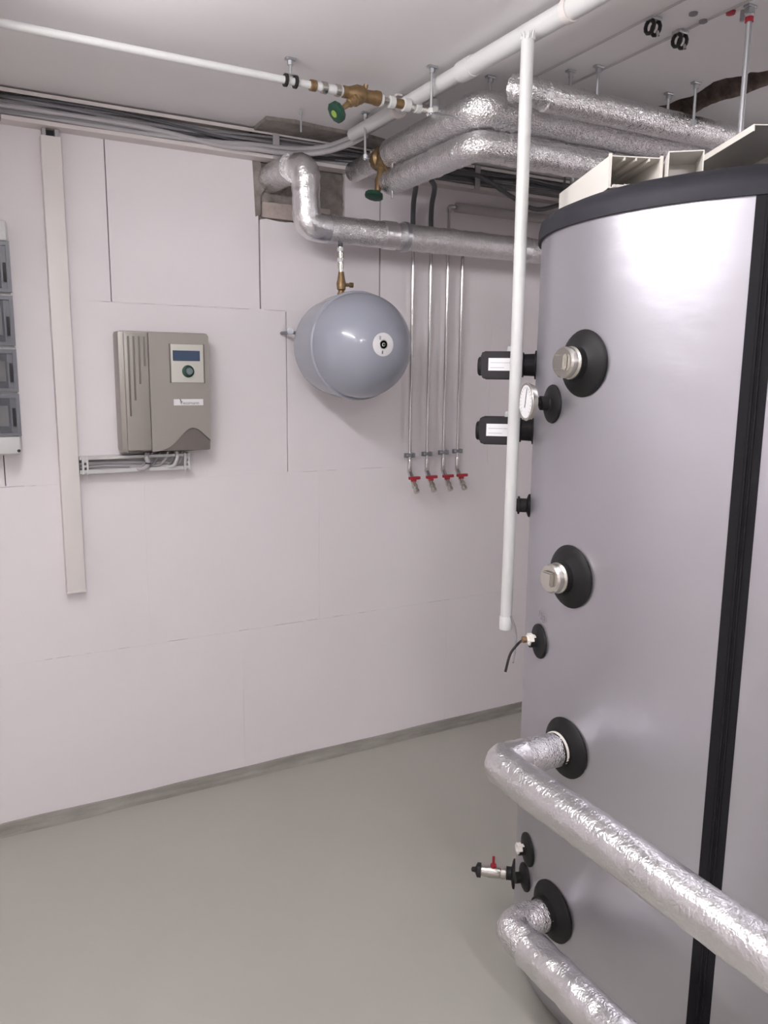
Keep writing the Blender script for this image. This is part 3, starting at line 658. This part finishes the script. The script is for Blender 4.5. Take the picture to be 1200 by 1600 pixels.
obj('end_socket', lathe(B(), (hx, hy, .913), (0, 0, 1), [(0, .0148), (.001, .0164), (.034, .0164), (.036, .0150)], 20), mPVC, t)
bm = B()
for k in range(9):
    a = 2*PI*k/9; lathe(bm, (hx+.013*math.cos(a), hy+.013*math.sin(a), 2.306), (.25*math.cos(a), .25*math.sin(a), 1), [(0, .004), (.012+.008*random.random(), .001)], 5)
obj('torn_collar', bm, mPVC, t)
obj('pipe_hook', tube(B(), spline([(hx+.004, hy, 2.300), (hx+.006, hy, 2.318), (hx+.016, hy, 2.330), (cxx-.018, hy, 2.334)], 6), .004, 8), mPVC, t)
tag(obj('sensor_cable', tube(B(), spline([e0, (1.182, 1.455, .912), (1.163, 1.46, .887), (1.150, 1.46, .844)], 10), .0032, 8), mBlkP), 'black sensor cable end hanging from the cream gland on the tank', 'cable')
tag(obj('sensor_cable', tube(B(), spline([(1.224, 1.540, .952), (1.235, 1.536, .922), (1.239, 1.534, .895), (1.233, 1.53, .86), (1.205, 1.50, .845)], 10), .0024, 8), mCab[0]), 'thin grey cable looping down from the foot of the hanging white pipe', 'cable')

# ================================================================== WHITE WATER PIPE WITH FITTINGS
Y, Z = 2.115, 2.323
t = thing('water_pipe', (.8, Y, Z), 'thin white water pipe with brass valve hanging under the ceiling', 'pipe')
obj('pipe_run', tube(B(), [(X0, Y, Z), (.93, Y, Z)], .0098, 14), mPVC, t)
for a_, b_, r, m in ((.928, .946, .0145, mBrass), (.946, .962, .012, mPVC), (.962, .978, .0155, mNick), (.978, 1.004, .0125, mPVC), (1.004, 1.018, .0155, mNick), (1.019, 1.026, .013, mPVC), (1.027, 1.040, .016, mBrass)):
    obj('fitting', lathe(B(), (a_, Y, Z), (1, 0, 0), [(0, r*.9), (.001, r), (b_-a_-.001, r), (b_-a_, r*.9)], 14), m, t)
vb = obj('valve_body', lathe(B(), (1.038, Y, Z), (1, 0, 0), [(0, .015), (.012, .018), (.030, .025), (.048, .024), (.058, .017), (.085, .018), (.090, .020), (.103, .020)], 14), mBrass, t, label='brass slanted valve body')
dv = Vector((-.82, -.10, -.62)).normalized(); o = Vector((1.082, Y, Z))
obj('bonnet', lathe(B(), o, dv, [(0, .020), (.030, .019), (.032, .014), (.048, .012), (.050, .009), (.075, .007), (.085, .005), (.092, .005)], 12), mBrass, vb)
obj('test_screw', lathe(B(), (1.095, Y, Z+.014), (.1, -.3, 1), [(0, .007), (.016, .007), (.017, 0)], 8), mBrass, vb)
gh = obj('handwheel', lathe(B(), o+dv*.088, dv, [(0, .012), (.004, .028), (.016, .029), (.020, .022), (.021, .014)], 10), mGreen, vb, label='green handwheel')
obj('handle_badge', lathe(B(), o+dv*.108, dv, [(0, .0105), (.0025, .0095), (.0025, 0)], 16), mYel, vb, label='yellow green badge')
for a_, b_, r, m in ((1.141, 1.150, .019, mPVC), (1.150, 1.172, .010, mNick), (1.172, 1.190, .0165, mPVC), (1.190, 1.218, .013, mBrass), (1.218, 1.240, .0185, mPVC), (1.240, 1.258, .012, mNick), (1.258, 1.276, .0165, mPVC), (1.276, 1.305, .0115, mNick)):
    obj('fitting', lathe(B(), (a_, Y, Z-.002), (1, 0, 0), [(0, r*.9), (.001, r), (b_-a_-.001, r), (b_-a_, r*.9)], 14), m, t)
obj('end_elbow', tube(B(), path([(1.304, Y, Z-.002), (1.325, Y, Z-.002), (1.325, Y, Z+.026)], .012), .0165, 14), mPVC, t)

# ================================================================== CEILING HANGERS
def hanger(x, y, z1, lb, r=.0042, plate=True, nut=False, m=mSteel, name='threaded_rod'):
    t = thing(name, (x, y, z1), lb, 'hanger')
    obj('rod', tube(B(), [(x, y, HC-.002), (x, y, z1)], r, 10), m, t)
    if plate: obj('ceiling_plate', box(B(), x-.014, x+.014, y-.008, y+.008, HC-.006, HC-.0003, .001), mSteel, t)
    obj('nut', lathe(B(), (x, y, HC-.018), (0, 0, 1), [(0, r*1.9), (.011, r*1.9)], 6), mSteel, t)
    if nut: obj('lower_nut', lathe(B(), (x, y, z1+.004), (0, 0, 1), [(0, r*2.1), (.012, r*2.1)], 6), mPVC if nut == 2 else mSteel, t)
    return t
t = hanger(.872, 2.115, Z+.014, 'short hanger with black double clamp holding the thin white water pipe', plate=True)
for dx in (-.014, .014): obj('pipe_clamp', lathe(B(), (.872+dx-.004, 2.115, Z), (1, 0, 0), [(0, .0125), (.0005, .0165), (.008, .0165), (.0085, .0125)], 18), mBlkP, t)
obj('clamp_bar', box(B(), .854, .890, 2.109, 2.121, Z+.0145, Z+.018, .001), mSteel, t)
t = hanger(1.225, 1.97, 2.256, 'long threaded rod at the left of the foil pipe elbow', nut=2)
obj('hook_arm', tube(B(), [(1.225, 1.97, 2.262), (1.312, 1.97, 2.262)], .0035, 8), mSteel, t)
hanger(1.405, 1.95, 2.322, 'short threaded rod on top of the foil pipe elbow')
hanger(1.569, 1.805, 2.318, 'short rod behind the nearest foil pipe, right of the hanging pipe', plate=True)
hanger(1.610, 1.742, 2.262, 'long rod in front of the foil pipes right of the hanging pipe', nut=2)
hanger(1.94, 1.90, 2.322, 'tiny hanger at the left tip of the broken ceiling channel')
t = hanger(1.935, 1.792, 2.300, 'short rod under the broken channel, left of the longer one', nut=1)
hanger(1.932, 1.692, 2.262, 'longer rod crossing the edge of the broken ceiling channel', nut=1)
hanger(1.055, 2.475, 2.31, 'thin stub rod above the trunking left of the green handle', r=.003, plate=False)
hanger(1.245, 2.40, 2.235, 'thin rod crossing the ceiling conduit beside the brass valve', nut=1)
hanger(1.46, 2.42, 2.28, 'small rod behind the foil pipe with the green valve', plate=False)
for i, (x, y, z1, zz) in enumerate(((1.98, 2.05, 2.02, 0), (2.12, 2.08, 2.03, 0), (2.02, 2.33, 2.05, 0))):
    hanger(x, y, z1, 'thin dark rod in the gap behind the lid trunking pieces, %s' % ('left', 'middle', 'far')[i], r=.004, m=mHose, plate=False)
t = hanger(1.652, 1.31, 2.03, 'bright steel rod hanging above the tank lid near the right edge', r=.0062, plate=True)
obj('red_ring', lathe(B(), (1.652, 1.31, 2.345), (0, 0, 1), [(0, .0095), (.010, .0095)], 14), mRed, t, label='red plastic ring')
obj('white_ring', lathe(B(), (1.652, 1.31, 2.3555), (0, 0, 1), [(0, .0085), (.006, .0085)], 14), mPVC, t)
obj('end_sleeve', lathe(B(), (1.652, 1.31, 2.020), (0, 0, 1), [(0, .004), (.003, .0085), (.022, .0085), (.026, .0065)], 14), mPVC, t)
t = thing('ceiling_anchor', (1.650, 1.352, HC-.03), 'small red and steel anchor on the ceiling at the top right', 'anchor')
obj('red_plug', lathe(B(), (1.640, 1.352, HC-.0005), (0, 0, -1), [(0, .011), (.006, .010), (.008, 0)], 14), mRed, t)
obj('steel_pin', lathe(B(), (1.660, 1.335, HC-.0005), (0, 0, -1), [(0, .006), (.022, .006), (.024, 0)], 12), mSteel, t)
for (x, y, lb) in ((1.514, 1.463, 'left'), (1.627, 1.483, 'right')):
    t = thing('double_clamp', (x, y, HC-.035), 'empty black pipe clamp on the ceiling above the tank, %s of two' % lb, 'clamp', 'empty clamps on the ceiling')
    obj('clamp_base', box(B(), x-.016, x+.016, y-.012, y+.012, HC-.008, HC-.0003, .001), mSteel, t)
    for dx in (-.011, .009):
        bm = B(); P_ = [(x+dx, y+.013*math.cos(a), HC-.022+.014*math.sin(a)) for a in [math.radians(110+k*32) for k in range(11)]]
        tube(bm, P_, .0045, 8); obj('clamp_ring', bm, mBlkP, t)
    obj('clamp_screw', lathe(B(), (x, y-.014, HC-.034), (0, -.3, -1), [(0, .0035), (.012, .0035), (.013, 0)], 8), mStl, t)
for (x, y, lb) in ((1.553, 1.41, 'left'), (1.605, 1.425, 'right')):
    tag(obj('ceiling_screw', lathe(B(), (x+.02, y-.01, HC-.0003), (0, 0, -1), [(0, .010), (.004, .010), (.006, .006), (.006, 0)], 12), mGInk), 'grey screw head in the ceiling by the empty clamps, %s of two' % lb, 'anchor')

# ================================================================== TRUNKING OFFCUTS ON THE LID
LT = 1.936
def uprof(w, h, th=.002, lip=.008):
    return [(0, 0), (w, 0), (w, h), (w-lip, h), (w-lip, h-th), (w-th, h-th), (w-th, th), (th, th), (th, h-th), (lip, h-th), (lip, h), (0, h)]
def rect_ring(bm, o, ux, uz, ud, L, w, h, th):
    o, ux, uz, ud = Vector(o), Vector(ux), Vector(uz), Vector(ud)
    def c(x, z_, y_): return bm.verts.new(o+ux*x+uz*z_+ud*y_)
    rings = [[c(x, z_, y_) for x, z_ in q] for y_ in (0, L) for q in ([(0, 0), (w, 0), (w, h), (0, h)], [(th, th), (w-th, th), (w-th, h-th), (th, h-th)])]
    A, Bi, Cc, Di = rings
    for k in range(4):
        k2 = (k+1) % 4
        bm.faces.new((A[k], A[k2], Bi[k2], Bi[k])); bm.faces.new((Cc[k2], Cc[k], Di[k], Di[k2]))
        bm.faces.new((A[k2], A[k], Cc[k], Cc[k2])); bm.faces.new((Bi[k], Bi[k2], Di[k2], Di[k]))
d1 = Vector((.411, .911, 0)).normalized(); n1 = Vector((.935, -.354, 0)).normalized()
o1 = Vector((1.228, 1.281, LT))
t = thing('trunking_offcut', tuple(o1), 'cream open-ended trunking offcut lying on the left of the tank lid', 'trunking')
bm = B(); rect_ring(bm, o1, n1, (0, 0, 1), d1, .35, .113, .0635, .0022); obj('channel', bm, mPVCd, t, smooth=False)
bm = B()
for k in (.03, .055, .083): prism(bm, [(k, .061), (k+.003, .061), (k+.003, .055), (k, .055)], o1, n1, (0, 0, 1), d1, .35)
for k in (.045, .065): prism(bm, [(k, .0022), (k+.003, .0022), (k+.003, .009), (k, .009)], o1, n1, (0, 0, 1), d1, .35)
obj('inner_rib', bm, mPVCd, t, smooth=False)
bm = B()
for xx in (.000, .111): prism(bm, [(xx-.002, -.0002), (xx+.004, -.0002), (xx+.004, .067), (xx-.002, .067)], o1-d1*.001, n1, (0, 0, 1), d1, .006)
obj('cover_edge', bm, mPVCd, t, smooth=False)
bm = B()
for k in range(7): 
    prism(bm, [(0, 0), (.010, .001), (.012, .005), (.002, .006)], o1+n1*(.006+.008*k)-d1*.004+Vector((0, 0, .0005+.002*random.random())), n1, (0, 0, 1), d1, .007)
obj('ragged_burr', bm, mPVCd, t, smooth=False)
d2 = Vector((.66, .75, 0)).normalized(); n2 = Vector((.75, -.66, 0)).normalized(); o2 = Vector((1.309, 1.203, LT))
t = thing('trunking_offcut', tuple(o2), 'narrow cream trunking offcut standing end-on in the middle of the tank lid', 'trunking')
w2, h2 = .068, .064
bm = B(); prism(bm, [(0, 0), (.002, 0), (.002, h2-.002), (w2-.002, h2-.002), (w2-.002, 0), (w2, 0), (w2, h2), (0, h2)], o2, n2, (0, 0, 1), d2, .38); obj('channel', bm, mPVCd, t, smooth=False)
bm = B(); prism(bm, [(.0022, 0), (w2-.0022, 0), (w2-.0022, h2-.0025), (.0022, h2-.0025)], o2+d2*.10, n2, (0, 0, 1), d2, .002); obj('divider', bm, mPVCd, t, smooth=False)
# cover strip resting across, overhanging the lid
d3 = Vector((.445, .895, 0)).normalized(); n3 = Vector((.895, -.445, 0)).normalized(); o3 = Vector((1.340, 1.034, 2.0015))
t = thing('trunking_cover', tuple(o3), 'wide cream trunking cover lying tilted across the lid at the right edge', 'trunking')
w3 = .135
bm = B(); prism(bm, [(0, 0), (.002, 0), (.002, .010), (w3-.002, .010), (w3-.002, 0), (w3, 0), (w3, .012), (0, .012)], o3, n3, (0, 0, 1), d3, .78); obj('cover_sheet', bm, mPVCd, t, smooth=False)
